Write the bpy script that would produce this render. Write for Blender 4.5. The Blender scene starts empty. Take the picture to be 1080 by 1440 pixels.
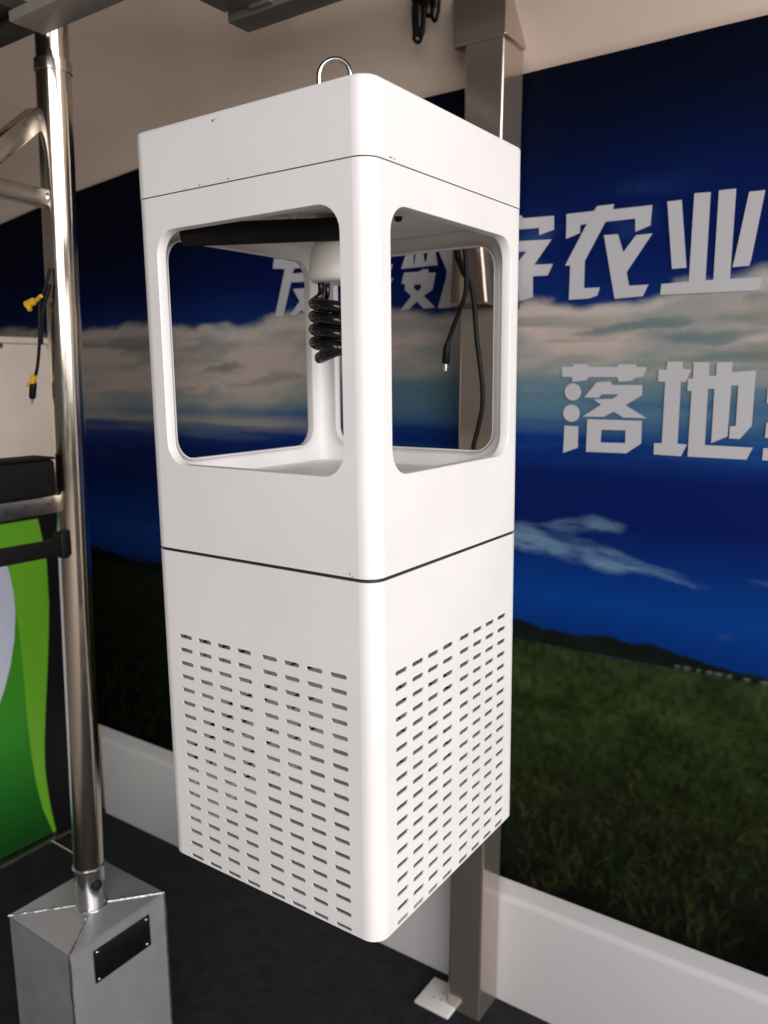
import bpy, bmesh, math, random
import numpy as np
from mathutils import Vector, Matrix

scene = bpy.context.scene
COL = scene.collection
PI = math.pi

# ------------------------------------------------------------------ camera
cam_d = bpy.data.cameras.new("camera"); cam_o = bpy.data.objects.new("camera", cam_d); COL.objects.link(cam_o)
cam_d.sensor_fit = 'VERTICAL'; cam_d.sensor_height = 36.0; cam_d.lens = 28.337
cam_d.clip_start = 0.02; cam_d.clip_end = 100
cam_o.matrix_world = Matrix(((0.99993868, 0.01107375, 0.0, 0.0475),
                             (-0.00184399, 0.16650882, -0.98603824, -0.9428),
                             (-0.01091914, 0.98597778, 0.16651903, 1.4),
                             (0, 0, 0, 1)))
cam_d.dof.use_dof = True; cam_d.dof.focus_distance = 0.86; cam_d.dof.aperture_fstop = 6.3
scene.camera = cam_o

# ------------------------------------------------------------------ light
YAW = -0.6101092851
ES = Vector((math.cos(YAW), math.sin(YAW), 0)); EN = Vector((math.sin(YAW), -math.cos(YAW), 0))
UP = Vector((0, 0, 1))
def W(s, n, z): return ES * s + EN * n + UP * z

world = bpy.data.worlds.new("World"); scene.world = world; world.use_nodes = True
bg = world.node_tree.nodes['Background']
bg.inputs['Color'].default_value = (1.0, 0.90, 0.82, 1); bg.inputs['Strength'].default_value = 0.10

def area(name, loc, target, sx, sy, power, color):
    d = bpy.data.lights.new(name, 'AREA'); d.shape = 'RECTANGLE'; d.size = sx; d.size_y = sy
    d.energy = power; d.color = color
    o = bpy.data.objects.new(name, d); COL.objects.link(o); o.location = loc
    o.rotation_euler = (Vector(target) - Vector(loc)).to_track_quat('-Z', 'Y').to_euler()
    return o
area("open_side_daylight", W(5.6, 1.1, 2.6), W(0, -0.1, 1.2), 4.2, 3.6, 222, (1.0, 1.0, 0.99))
area("entrance_daylight", Vector((0.6, -4.2, 2.5)), W(0, -0.3, 1.0), 3.4, 2.4, 160, (1.0, 0.975, 0.975))

scene.view_settings.view_transform = 'Standard'; scene.view_settings.look = 'None'
scene.view_settings.exposure = 0.0; scene.view_settings.gamma = 1.0

CW, CR, ZB = 0.311, 0.018, 0.8296          # cabinet width, bend radius, height of its underside
H2 = CW / 2

# ------------------------------------------------------------------ helpers
def tag(o, label=None, cat=None, group=None, kind=None):
    if label: o['label'] = label
    if cat: o['category'] = cat
    if group: o['group'] = group
    if kind: o['kind'] = kind
    return o
def thing(name, label, cat, s, n, z, group=None):
    o = bpy.data.objects.new(name, None); COL.objects.link(o)
    o.empty_display_size = 0.1
    o.location = W(s, n, z); o.rotation_euler = (0, 0, YAW)
    o['_o'] = (s, n, z)
    return tag(o, label, cat, group)
def finish(bm, smooth=None, recalc=True):
    if recalc: bmesh.ops.recalc_face_normals(bm, faces=bm.faces[:])
    me = bpy.data.meshes.new("m"); bm.to_mesh(me); bm.free()
    if smooth == 'panels':
        # big outer sheets stay flat, bends and window returns shade smoothly
        f = np.array([not ((max(abs(p.normal.x), abs(p.normal.y)) > 0.9995 and max(abs(p.center.x), abs(p.center.y)) > H2 - 0.0005) or p.normal.z > 0.9995) for p in me.polygons])
        me.shade_smooth(); me.set_sharp_from_angle(angle=math.radians(50)); me.polygons.foreach_set('use_smooth', f)
    elif smooth == 'weighted': me.shade_smooth()
    elif smooth is not None:
        me.shade_smooth()
        me.set_sharp_from_angle(angle=math.radians(smooth))
    return me
def bake(o, flat_outer=True):
    """apply the modifiers, then keep big outer sheets flat and let bends and window returns shade smoothly"""
    bpy.context.view_layer.update()
    me = bpy.data.meshes.new_from_object(o.evaluated_get(bpy.context.evaluated_depsgraph_get()))
    o.modifiers.clear(); old = o.data; o.data = me; me.name = o.name; bpy.data.meshes.remove(old)
    me.shade_smooth(); me.set_sharp_from_angle(angle=math.radians(40))
    f = np.array([not ((max(abs(p.normal.x), abs(p.normal.y)) > 0.9995 and max(abs(p.center.x), abs(p.center.y)) > H2 - 0.0005) or abs(p.normal.z) > 0.9995) for p in me.polygons])
    me.polygons.foreach_set('use_smooth', f)
def obj(name, bm, mat, parent=None, smooth=35, recalc=True, at=(0, 0, 0), lean=None):
    """one mesh object; bm is in (s, -n, z) coordinates relative to the parent's base (or to `at` when top-level)"""
    me = finish(bm, smooth, recalc) if isinstance(bm, bmesh.types.BMesh) else bm
    me.name = name
    o = bpy.data.objects.new(name, me); COL.objects.link(o)
    if smooth == 'weighted':
        wn = o.modifiers.new('normals', 'WEIGHTED_NORMAL'); wn.weight = 100; wn.keep_sharp = True
    if mat is not None and len(me.materials) == 0: me.materials.append(mat)
    if parent is not None: o.parent = parent
    else:
        o.location = W(*at); o.rotation_euler = (0, 0, YAW)
    return o
def L(s, n, z): return Vector((s, -n, z))
def box(bm, s0, s1, n0, n1, z0, z1, bev=0.0, seg=2):
    t = bmesh.new(); bmesh.ops.create_cube(t, size=1)
    sx, sy, sz = abs(s1 - s0), abs(n1 - n0), abs(z1 - z0)
    for v in t.verts:
        v.co = Vector(((s0 + s1) / 2 + v.co.x * sx, -(n0 + n1) / 2 + v.co.y * sy, (z0 + z1) / 2 + v.co.z * sz))
    if bev > 0: bmesh.ops.bevel(t, geom=t.edges[:], offset=bev, segments=seg, profile=0.5, affect='EDGES')
    merge(bm, t)
def merge(bm, t):
    mp = {v: bm.verts.new(v.co) for v in t.verts}
    for f in t.faces:
        try: bm.faces.new([mp[v] for v in f.verts])
        except ValueError: pass
    t.free()
def tube(bm, pts, r, n=12, cap=True):
    pts = [Vector(p) for p in pts]; N = len(pts)
    rs = r if isinstance(r, (list, tuple)) else [r] * N
    tan = [(pts[min(i + 1, N - 1)] - pts[max(i - 1, 0)]).normalized() for i in range(N)]
    a = Vector((0, 0, 1)) if abs(tan[0].z) < 0.9 else Vector((1, 0, 0))
    u = tan[0].cross(a).normalized(); rings = []
    for i in range(N):
        u = (u - tan[i] * u.dot(tan[i])).normalized(); v = tan[i].cross(u)
        rings.append([bm.verts.new(pts[i] + (u * math.cos(2 * PI * k / n) + v * math.sin(2 * PI * k / n)) * rs[i]) for k in range(n)])
    for i in range(N - 1):
        for k in range(n):
            bm.faces.new((rings[i][k], rings[i][(k + 1) % n], rings[i + 1][(k + 1) % n], rings[i + 1][k]))
    if cap:
        bm.faces.new(rings[0][::-1]); bm.faces.new(rings[-1])
def lathe(bm, prof, n=40, cx=0, cy=0):
    rings = []
    for r, z in prof:
        if r < 1e-6: rings.append([bm.verts.new((cx, cy, z))])
        else: rings.append([bm.verts.new((cx + r * math.cos(2 * PI * k / n), cy + r * math.sin(2 * PI * k / n), z)) for k in range(n)])
    for a, b in zip(rings, rings[1:]):
        for k in range(n):
            k2 = (k + 1) % n
            if len(a) == 1 and len(b) == 1: continue
            if len(a) == 1: bm.faces.new((a[0], b[k], b[k2]))
            elif len(b) == 1: bm.faces.new((a[k], b[0], a[k2]))
            else: bm.faces.new((a[k], b[k], b[k2], a[k2]))
def smoothpath(pts, m=10):
    P = [Vector(p) for p in pts]; P = [P[0] * 2 - P[1]] + P + [P[-1] * 2 - P[-2]]; out = []
    for i in range(1, len(P) - 2):
        for j in range(m):
            t = j / m; p0, p1, p2, p3 = P[i - 1:i + 3]
            out.append(0.5 * ((2 * p1) + (p2 - p0) * t + (2 * p0 - 5 * p1 + 4 * p2 - p3) * t * t + (3 * p1 - p0 - 3 * p2 + p3) * t ** 3))
    out.append(P[-2]); return out
def polyfill(bm, outer, hole=None):
    """planar polygon (3-D points) with an optional hole -> triangles"""
    vs = [bm.verts.new(p) for p in outer]; es = [bm.edges.new((vs[i], vs[(i + 1) % len(vs)])) for i in range(len(vs))]
    hs = []
    if hole:
        hs = [bm.verts.new(p) for p in hole]; es += [bm.edges.new((hs[i], hs[(i + 1) % len(hs)])) for i in range(len(hs))]
    r = bmesh.ops.triangle_fill(bm, use_beauty=True, use_dissolve=False, edges=es)
    return vs, hs

# ------------------------------------------------------------------ materials
def mat(name, color, rough=0.5, metal=0.0, spec=0.5, var=0.0, vscale=8.0, bump=0.0, bscale=200.0, coat=0.0, stretch=(1, 1, 1), rvar=0.0, color2=None):
    m = bpy.data.materials.new(name); m.use_nodes = True; nt = m.node_tree; b = nt.nodes['Principled BSDF']
    b.inputs['Base Color'].default_value = (*color, 1); b.inputs['Roughness'].default_value = rough
    b.inputs['Metallic'].default_value = metal; b.inputs['Specular IOR Level'].default_value = spec
    b.inputs['Coat Weight'].default_value = coat
    tc = nt.nodes.new('ShaderNodeTexCoord'); mp = nt.nodes.new('ShaderNodeMapping'); mp.inputs['Scale'].default_value = stretch
    nt.links.new(tc.outputs['Object'], mp.inputs['Vector'])
    if var or rvar:
        n = nt.nodes.new('ShaderNodeTexNoise'); n.inputs['Scale'].default_value = vscale; n.inputs['Detail'].default_value = 6
        nt.links.new(mp.outputs[0], n.inputs['Vector'])
        if var:
            r = nt.nodes.new('ShaderNodeValToRGB'); c2 = color2 or tuple(c * (1 - var) for c in color)
            r.color_ramp.elements[0].position = 0.35; r.color_ramp.elements[1].position = 0.65
            r.color_ramp.elements[0].color = (*c2, 1); r.color_ramp.elements[1].color = (*color, 1)
            nt.links.new(n.outputs['Fac'], r.inputs[0]); nt.links.new(r.outputs[0], b.inputs['Base Color'])
        if rvar:
            q = nt.nodes.new('ShaderNodeMapRange'); q.inputs['To Min'].default_value = max(0.02, rough - rvar); q.inputs['To Max'].default_value = rough + rvar
            q.inputs['From Min'].default_value = 0.3; q.inputs['From Max'].default_value = 0.7
            nt.links.new(n.outputs['Fac'], q.inputs['Value']); nt.links.new(q.outputs[0], b.inputs['Roughness'])
    if bump:
        n2 = nt.nodes.new('ShaderNodeTexNoise'); n2.inputs['Scale'].default_value = bscale; n2.inputs['Detail'].default_value = 3
        nt.links.new(mp.outputs[0], n2.inputs['Vector'])
        bp = nt.nodes.new('ShaderNodeBump'); bp.inputs['Strength'].default_value = bump; bp.inputs['Distance'].default_value = 0.001
        nt.links.new(n2.outputs['Fac'], bp.inputs['Height']); nt.links.new(bp.outputs[0], b.inputs['Normal'])
    return m

M = {}
M['powder'] = mat('white_powder_coat', (0.81, 0.785, 0.785), rough=0.38, spec=0.45, var=0.045, vscale=7, rvar=0.07, bump=0.06, bscale=420)
M['inner_white'] = mat('white_inner_sheet', (0.74, 0.72, 0.71), rough=0.5, var=0.05, vscale=9)
M['gasket'] = mat('dark_rubber_gasket', (0.035, 0.035, 0.037), rough=0.6, var=0.3, vscale=60)
M['black_gloss'] = mat('black_glossy_glass', (0.004, 0.004, 0.006), rough=0.2, spec=0.5, rvar=0.05, vscale=30)
M['black_foam'] = mat('black_foam_sleeve', (0.006, 0.006, 0.006), rough=0.75, spec=0.25, var=0.4, vscale=80)
M['lamp_white'] = mat('white_lamp_plastic', (0.78, 0.75, 0.70), rough=0.35, var=0.03, vscale=14)
M['zinc'] = mat('zinc_plated_wire', (0.62, 0.61, 0.58), rough=0.22, metal=1, rvar=0.08, vscale=60)
M['steel'] = mat('polished_stainless_steel', (0.62, 0.56, 0.49), rough=0.17, metal=1, rvar=0.05, vscale=30, stretch=(8, 8, .6), bump=0.012, bscale=60)
M['post_steel'] = mat('brushed_stainless_post', (0.52, 0.445, 0.385), rough=0.16, metal=0.82, rvar=0.04, vscale=30, stretch=(14, 14, .6), bump=0.006, bscale=80)
M['collar'] = mat('dark_brushed_steel_collar', (0.24, 0.19, 0.16), rough=0.24, metal=0.85, rvar=0.05, vscale=18, stretch=(4, 4, 1))
M['dull_steel'] = mat('dull_stainless_tube', (0.42, 0.38, 0.33), rough=0.32, metal=1, rvar=0.08, vscale=20, stretch=(3, 3, 3))
M['base_metal'] = mat('welded_sheet_metal', (0.56, 0.56, 0.585), rough=0.33, metal=0.62, rvar=0.06, vscale=16, var=0.10, bump=0.03, bscale=30)
M['neck_metal'] = mat('welded_neck_metal', (0.58, 0.57, 0.58), rough=0.2, metal=0.95, rvar=0.08, vscale=22, var=0.12, bump=0.03, bscale=40)
M['weld'] = mat('bright_weld_bead', (0.75, 0.74, 0.72), rough=0.3, metal=1, var=0.4, vscale=160, bump=0.8, bscale=220)
M['floor'] = mat('dark_carpet_floor', (0.021, 0.0225, 0.0265), rough=0.85, spec=0.2, var=0.35, vscale=30, bump=0.5, bscale=500)
M['bounce_pavement'] = mat('bounce_concrete_paving', (0.44, 0.39, 0.33), rough=0.85, spec=0.2, var=0.2, vscale=3, bump=0.3, bscale=60)
M['wall'] = mat('cream_painted_wall', (0.72, 0.62, 0.47), rough=0.75, spec=0.25, var=0.05, vscale=2.5, bump=0.1, bscale=120)
M['shade_canopy'] = mat('shade_canopy_cloth', (0.035, 0.03, 0.027), rough=0.8, spec=0.2, var=0.2, vscale=4)
M['fascia'] = mat('beige_fabric_fascia', (0.68, 0.545, 0.455), rough=0.8, spec=0.2, var=0.07, vscale=2.0, bump=0.15, bscale=160)
M['skirting'] = mat('white_painted_skirting', (0.64, 0.62, 0.62), rough=0.42, var=0.05, vscale=3.0, bump=0.05, bscale=90)
M['letter'] = mat('printed_pale_lilac', (0.51, 0.50, 0.525), rough=0.5, spec=0.3, var=0.04, vscale=4)
M['cable'] = mat('black_cable_rubber', (0.005, 0.005, 0.005), rough=0.55, spec=0.22, var=0.2, vscale=70)
M['yellow'] = mat('yellow_plastic_tie', (0.75, 0.45, 0.03), rough=0.4, var=0.15, vscale=60)
M['kiosk_black'] = mat('black_display_board', (0.006, 0.0055, 0.0065), rough=0.6, spec=0.3, var=0.3, vscale=8)
M['cream_board'] = mat('cream_coated_board', (0.86, 0.73, 0.62), rough=0.45, var=0.12, vscale=5)
M['black_plastic'] = mat('black_moulded_plastic', (0.0055, 0.005, 0.005), rough=0.65, spec=0.3, var=0.3, vscale=20)
M['plate_black'] = mat('black_name_plate', (0.006, 0.006, 0.007), rough=0.3, var=0.4, vscale=60)
M['panel_back'] = mat('dark_panel_backsheet', (0.03, 0.026, 0.024), rough=0.5, var=0.4, vscale=7)
M['alu'] = mat('aluminium_panel_frame', (0.46, 0.42, 0.38), rough=0.45, metal=0.35, var=0.08, vscale=20)
M['rack'] = mat('grey_painted_rail', (0.20, 0.19, 0.165), rough=0.45, metal=0.2, var=0.15, vscale=14)
M['socket'] = mat('white_socket_plastic', (0.74, 0.72, 0.70), rough=0.4, var=0.06, vscale=30)
M['slot'] = mat('dark_slot', (0.02, 0.016, 0.014), rough=0.7, var=0.2, vscale=40)
M['white_print'] = mat('white_poster_print', (0.62, 0.64, 0.78), rough=0.35, var=0.06, vscale=3)
M['lime'] = mat('lime_poster_print', (0.16, 0.47, 0.022), rough=0.35, var=0.12, vscale=4)

def poster_green():
    m = bpy.data.materials.new('green_poster_print'); m.use_nodes = True; nt = m.node_tree; b = nt.nodes['Principled BSDF']
    b.inputs['Roughness'].default_value = 0.35
    tc = nt.nodes.new('ShaderNodeTexCoord'); sp = nt.nodes.new('ShaderNodeSeparateXYZ'); nt.links.new(tc.outputs['Object'], sp.inputs[0])
    ns = nt.nodes.new('ShaderNodeTexNoise'); ns.inputs['Scale'].default_value = 5; nt.links.new(tc.outputs['Object'], ns.inputs['Vector'])
    ma = nt.nodes.new('ShaderNodeMath'); ma.operation = 'MULTIPLY_ADD'; ma.inputs[1].default_value = 0.10
    nt.links.new(ns.outputs['Fac'], ma.inputs[0]); nt.links.new(sp.outputs['Z'], ma.inputs[2])
    r = nt.nodes.new('ShaderNodeValToRGB'); cr = r.color_ramp
    cr.elements[0].position = 0.05; cr.elements[0].color = (0.004, 0.05, 0.006, 1)
    cr.elements[1].position = 1.0; cr.elements[1].color = (0.13, 0.46, 0.018, 1)
    for p, c in ((0.22, (0.012, 0.13, 0.012, 1)), (0.42, (0.028, 0.25, 0.012, 1)), (0.75, (0.06, 0.30, 0.014, 1))):
        e = cr.elements.new(p); e.color = c
    nt.links.new(ma.outputs[0], r.inputs[0]); nt.links.new(r.outputs[0], b.inputs['Base Color'])
    return m
M['green'] = poster_green()

# ================================================================== SETTING
WALL_N, SKIRT_N, BAN_N = -0.740, -0.727, -0.736
bm = bmesh.new(); bmesh.ops.create_grid(bm, x_segments=8, y_segments=8, size=9)
tag(obj('floor', bm, M['floor'], at=(0, 0, 0)), kind='structure')
bm = bmesh.new()
box(bm, -9, 9, 0.98, 9, 0.004, 0.02); box(bm, 1.9, 9, -9, 0.9795, 0.004, 0.02)  # pale ground added out of view to brighten steel reflections and bounce light
tag(obj('bounce_pavement', bm, M['bounce_pavement'], at=(0, 0, 0)), kind='structure')
bm = bmesh.new(); box(bm, -5, 4.5, WALL_N - 0.12, WALL_N, 0, 1.93)
wall = tag(obj('wall', bm, M['wall'], at=(0, 0, 0)), kind='structure')
# dark roof added out of view, shading the upper wall and steel reflections
bm = bmesh.new(); box(bm, -3.2, 1.3, -0.73, 1.55, 2.46, 2.49)
tag(obj('shade_canopy', bm, M['shade_canopy'], at=(0, 0, 0)), kind='structure')
# fascia above the banner: upright at the right, lean added at the left so it faces down into shade
bm = bmesh.new()
def ztop(s):
    if s > -1.2: return 1.971 + 0.0 * s
    if s > -1.55: return 1.971 - (-1.2 - s) * 0.077
    return 1.944 - (-1.55 - s) * 0.115
def lean(s):
    t = min(1, max(0, (0.55 - s) / 1.15)); t = t * t * (3 - 2 * t)
    return 0.06 + 1.25 * t
rows = []
for i in range(61):
    s = -3.2 + 5.6 * i / 60
    zq = [ztop(s) - 0.025, ztop(s) + 0.001] + [ztop(s) + 0.001 + (2.455 - ztop(s)) * (j / 7) for j in range(1, 8)]; row = []
    for j in range(9):
        z = zq[j]; row.append(bm.verts.new(L(s, WALL_N + (0.001 if j == 0 else 0.005) + lean(s) * max(0, z - ztop(s) - 0.001), z)))
    rows.append(row)
for a, b in zip(rows, rows[1:]):
    for j in range(8): bm.faces.new((a[j], b[j], b[j + 1], a[j + 1]))
fas = tag(obj('fascia', bm, M['fascia'], at=(0, 0, 0), smooth=60), kind='structure')
sol = fas.modifiers.new('thickness', 'SOLIDIFY'); sol.thickness = 0.004; sol.offset = 0
# skirting: part of the wall
bm = bmesh.new()
prof = [(-0.7405, 0.0), (SKIRT_N, 0.0), (SKIRT_N, 0.247), (SKIRT_N - 0.002, 0.254), (SKIRT_N - 0.006, 0.259), (-0.7405, 0.262)]
for sa, sb in ((-1.575, 2.6),):
    A = [bm.verts.new(L(sa, n, z)) for n, z in prof]; B = [bm.verts.new(L(sb, n, z)) for n, z in prof]
    for i in range(len(prof) - 1): bm.faces.new((A[i], A[i + 1], B[i + 1], B[i]))
    bm.faces.new(A); bm.faces.new(B[::-1])
obj('skirting_board', bm, M['skirting'], wall, smooth=50)
bm = bmesh.new(); box(bm, -1.575, 2.6, -0.7405, -0.7375, 0.2625, 0.312)
obj('skirting_cap', bm, M['skirting'], wall)

# ================================================================== BANNER
rng = np.random.default_rng(7)
def vnoise(x, y, seed):
    r = np.random.default_rng(seed); T = r.random((256, 256)).astype(np.float32)
    xi = np.floor(x).astype(int); yi = np.floor(y).astype(int); fx = x - xi; fy = y - yi
    fx = fx * fx * (3 - 2 * fx); fy = fy * fy * (3 - 2 * fy)
    g = lambda a, b: T[a % 256, b % 256]
    return (g(xi, yi) * (1 - fx) + g(xi + 1, yi) * fx) * (1 - fy) + (g(xi, yi + 1) * (1 - fx) + g(xi + 1, yi + 1) * fx) * fy
def fbm(x, y, seed, o=5):
    t = 0; a = 0.5
    for k in range(o): t = t + a * vnoise(x * 2 ** k, y * 2 ** k, seed + k); a *= 0.5
    return t / (1 - 0.5 ** o)
def sm(a, b, x): t = np.clip((x - a) / (b - a), 0, 1); return t * t * (3 - 2 * t)
def lin(c): c = np.asarray(c, np.float32) / 255; return np.where(c <= 0.04045, c / 12.92, ((c + 0.055) / 1.055) ** 2.4)
S0, S1, Z0b = -2.4, 1.15, 0.300
NS, NZ = 900, 420
sg = np.linspace(S0, S1, NS, dtype=np.float32)
tg = np.linspace(0, 1, NZ, dtype=np.float32)
topz = np.array([ztop(float(s)) for s in sg], np.float32)
Sg = np.repeat(sg[None, :], NZ, 0); Zg = Z0b + (topz[None, :] - Z0b) * tg[:, None]
def print_colour(s, z):
    keyz = [0.30, 0.86, 0.90, 0.96, 1.03, 1.12, 1.20, 1.27, 1.33, 1.40, 1.47, 1.54, 1.62, 1.72, 1.84, 1.98]
    keyc = [(0, 30, 80), (0, 40, 100), (4, 44, 112), (4, 54, 126), (4, 42, 108), (4, 22, 80), (5, 23, 80), (8, 42, 106), (20, 68, 124), (40, 86, 122), (40, 80, 120), (12, 38, 98), (3, 18, 66), (2, 12, 44), (2, 8, 28), (2, 6, 19)]
    kc = np.array([lin(c) for c in keyc])
    zz = z + 0.02 * (fbm(s * 3, z * 9, 5) - 0.5)
    C = np.stack([np.interp(zz, keyz, kc[:, i]) for i in range(3)], -1)
    ws1 = 0.10 * (fbm(s * 7, z * 15, 301, 5) - 0.5) + 0.03 * (fbm(s * 26, z * 50, 302, 4) - 0.5); wz1 = 0.050 * (fbm(s * 8, z * 17, 303, 5) - 0.5) + 0.016 * (fbm(s * 28, z * 60, 304, 4) - 0.5)
    def mix(C, col, a): return C * (1 - a[..., None]) + lin(col) * a[..., None]
    # blue glow round the characters
    g = np.exp(-(((s - 0.15) / 0.45) ** 2 + ((z - 1.66) / 0.13) ** 2)); C = mix(C, (5, 26, 88), 0.6 * g)
    g = np.exp(-(((s + 0.02) / 0.13) ** 2 + ((z - 1.655 + 0.25 * (s + .02) * -1) / 0.035) ** 2)) * sm(.35, .65, fbm(s * 6, z * 16, 51)); C = mix(C, (60, 98, 150), 0.8 * g)
    left = sm(-0.45, -0.85, s)
    # main cloud band
    n1 = fbm(s * 3.2 + 3, z * 7.5, 11, 6); n2 = fbm(s * 9, z * 22, 21, 5); n3 = fbm(s * 2.2 + 0.6 * n1, z * 26, 31, 5)
    bump = 0.05 * np.sin(s * 9.5 + 1.0) * left + 0.075 * sm(0.10, 0.20, s) - 0.02 * np.exp(-((s - 0.09) / 0.05) ** 2)
    up = 1.530 + 0.5 * wz1 + 0.10 * (n1 - 0.5) + 0.035 * (n2 - 0.5) + bump * 0.5
    lo = 1.375 - 0.075 * left + 0.09 * (n3 - 0.5)
    d = sm(0.012, -0.012, z - up) * sm(-0.06, 0.05, z - lo)
    beige = 0.55 + 0.9 * (n2 - 0.5) + 0.5 * (n1 - 0.5)
    C = mix(C, (104, 122, 122), np.clip(d * 0.92, 0, 1))
    tone = np.clip(sm(-0.09, 0.07, z - (lo + 0.045)) * (0.72 + 0.9 * (n3 - 0.4)), 0, 1)
    tone = np.clip(tone * (0.55 + 0.9 * sm(0.30, 0.62, fbm(s * 6 + 3 * ws1, z * 20 + 4 * wz1, 311, 6))), 0, 1)
    C = mix(C, (172, 158, 150), d * tone)
    # grey green underside streaks, strongest to the right
    gs = sm(0.50, 0.62, n3) * np.exp(-((z - 1.43 - 0.05 * sm(0.25, -0.25, s)) / 0.05) ** 2) * d
    C = mix(C, (84, 102, 100), 0.75 * gs)
    for cs, cz, ws, wz, col, a, sd in ((0.10, 1.480, 0.11, 0.014, (80, 104, 108), .95, 141), (0.20, 1.462, 0.13, 0.017, (72, 98, 102), .9, 142), (0.31, 1.500, 0.10, 0.030, (98, 108, 104), .85, 143), (0.20, 1.425, 0.16, 0.016, (96, 116, 108), .8, 144), (0.34, 1.440, 0.10, 0.03, (104, 106, 102), .8, 145), (-0.05, 1.418, 0.10, 0.020, (104, 124, 112), .7, 146), (-0.95, 1.42, .10, .012, (84, 92, 92), .8, 147), (-0.80, 1.385, .16, .02, (100, 104, 96), .6, 148), (-1.15, 1.365, .12, .012, (78, 90, 88), .7, 149), (-0.72, 1.345, .10, .03, (84, 108, 104), .6, 150)):
        q = ((s + ws1 - cs) / ws) ** 2 + ((z + wz1 - cz - 0.10 * (s - cs)) / wz) ** 2
        f = np.clip(1.05 - q + 2.2 * (fbm(s * 8, (z - .1 * s) * 40, sd, 6) - 0.5), 0, 1); C = mix(C, col, 0.8 * a * sm(0, 1.2, f) * d)
    # white fringe on cloud tops
    fr = np.exp(-((z - up + 0.016) / 0.012) ** 2) * sm(0.4, 0.6, n2 + 0.1 * n1); C = mix(C, (182, 172, 168), 0.55 * fr * d)
    # teal veil below
    v = np.exp(-((z - 1.345) / 0.055) ** 2) * sm(0.35, 0.62, n3) * (1 - left); C = mix(C, (92, 122, 124), 0.62 * v)
    v = np.exp(-((z - 1.285) / 0.02) ** 2) * sm(0.40, 0.6, fbm(s * 2.6, z * 40, 44)) * left; C = mix(C, (150, 144, 132), 0.75 * v)
    v = np.exp(-((z - 1.27) / 0.025) ** 2) * sm(0.42, 0.62, fbm(s * 3, z * 40, 45)) * (1 - left); C = mix(C, (30, 80, 140), 0.6 * v)
    # wisp low in the sky
    for cs, cz, ws, wz, sl, a, sd in ((-0.06, 1.068, 0.15, 0.034, -0.10, 0.8, 61), (0.02, 1.060, 0.11, 0.028, -0.16, 0.9, 60), (0.13, 1.046, 0.12, 0.020, -0.25, 0.9, 62), (0.06, 1.112, 0.06, 0.014, -0.06, 0.6, 63), (-0.02, 1.105, 0.09, 0.014, 0.06, 0.55, 68), (-0.30, 1.09, 0.2, 0.04, 0.03, 0.8, 64), (0.42, 1.035, 0.10, 0.010, -0.1, 0.35, 65), (0.27, 0.935, 0.035, 0.010, 0.0, 0.35, 66), (-1.25, 0.975, 0.06, 0.012, 0.0, 0.3, 67)):
        q = ((s + 0.8 * ws1 - cs) / ws) ** 2 + ((z + 0.6 * wz1 - cz - sl * (s - cs)) / wz) ** 2
        f = np.clip(1.05 - q + 1.5 * (1.5 * fbm(s * 9, (z - sl * s) * 34, sd, 6) - 0.75), 0, 1)
        C = mix(C, (116, 150, 172), 0.80 * a * sm(0.0, 1.35, f) * (0.30 + 0.70 * sm(0.36, 0.62, fbm(s * 9, (z - sl * s + 0.3 * wz1) * 75, sd + 9))))
    # field
    F = np.stack([np.interp(z, [0.3, 0.42, 0.55, 0.66, 0.76, 0.84, 0.86], [lin(c)[i] for c in ((10, 13, 8), (17, 21, 11), (24, 30, 14), (30, 39, 17), (36, 48, 21), (38, 50, 25), (32, 44, 25))]) for i in range(3)], -1)
    gr = fbm(s * 14, z * 26, 71, 5); F = F * (0.35 + 1.3 * gr)[..., None]
    big = fbm(s * 4, z * 4, 75, 3); near = sm(0.78, 0.5, z)
    F = F * (1 + (near * (1.6 * (big - 0.5)))[..., None])
    F = F * (0.6 + 0.8 * vnoise(s * 110, z * 90, 78))[..., None]
    edge = 0.857 + 0.006 * (fbm(s * 5, z * 0 + 1, 91) - 0.5)
    C = C * (1 - sm(0.0, 0.004, edge - z)[..., None]) + F * sm(0.0, 0.004, edge - z)[..., None]
    # dark hills and trees on the horizon
    hill = 0.882 + 0.022 * np.exp(-((s + 0.13) / 0.09) ** 2) + 0.012 * np.sin(s * 11 + 0.5) + 0.018 * (fbm(s * 16, s * 0 + 2, 95) - 0.5) + 0.010 * (fbm(s * 70, s * 0 + 3, 96) - 0.5)
    t = sm(-0.003, 0.003, hill - z) * (z > edge - 0.002)
    tc = lin((14, 20, 17)) * (0.5 + 1.0 * fbm(s * 30, z * 50, 97))[..., None]
    C = C * (1 - t[..., None]) + tc * t[..., None]
    for cs, w in ((0.205, .004), (0.222, .006), (0.243, .003), (0.262, .005), (0.278, .006), (0.296, .004), (0.325, .005), (0.355, .007), (0.40, .005)):
        q = np.exp(-((s - cs) / w) ** 2 - ((z - 0.861) / 0.003) ** 2); C = mix(C, (112, 118, 104), 0.65 * q)
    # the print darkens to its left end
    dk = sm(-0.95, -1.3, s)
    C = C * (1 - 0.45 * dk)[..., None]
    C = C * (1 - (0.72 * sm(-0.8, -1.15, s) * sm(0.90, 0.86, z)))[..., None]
    return C
C = print_colour(Sg, Zg)
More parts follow.
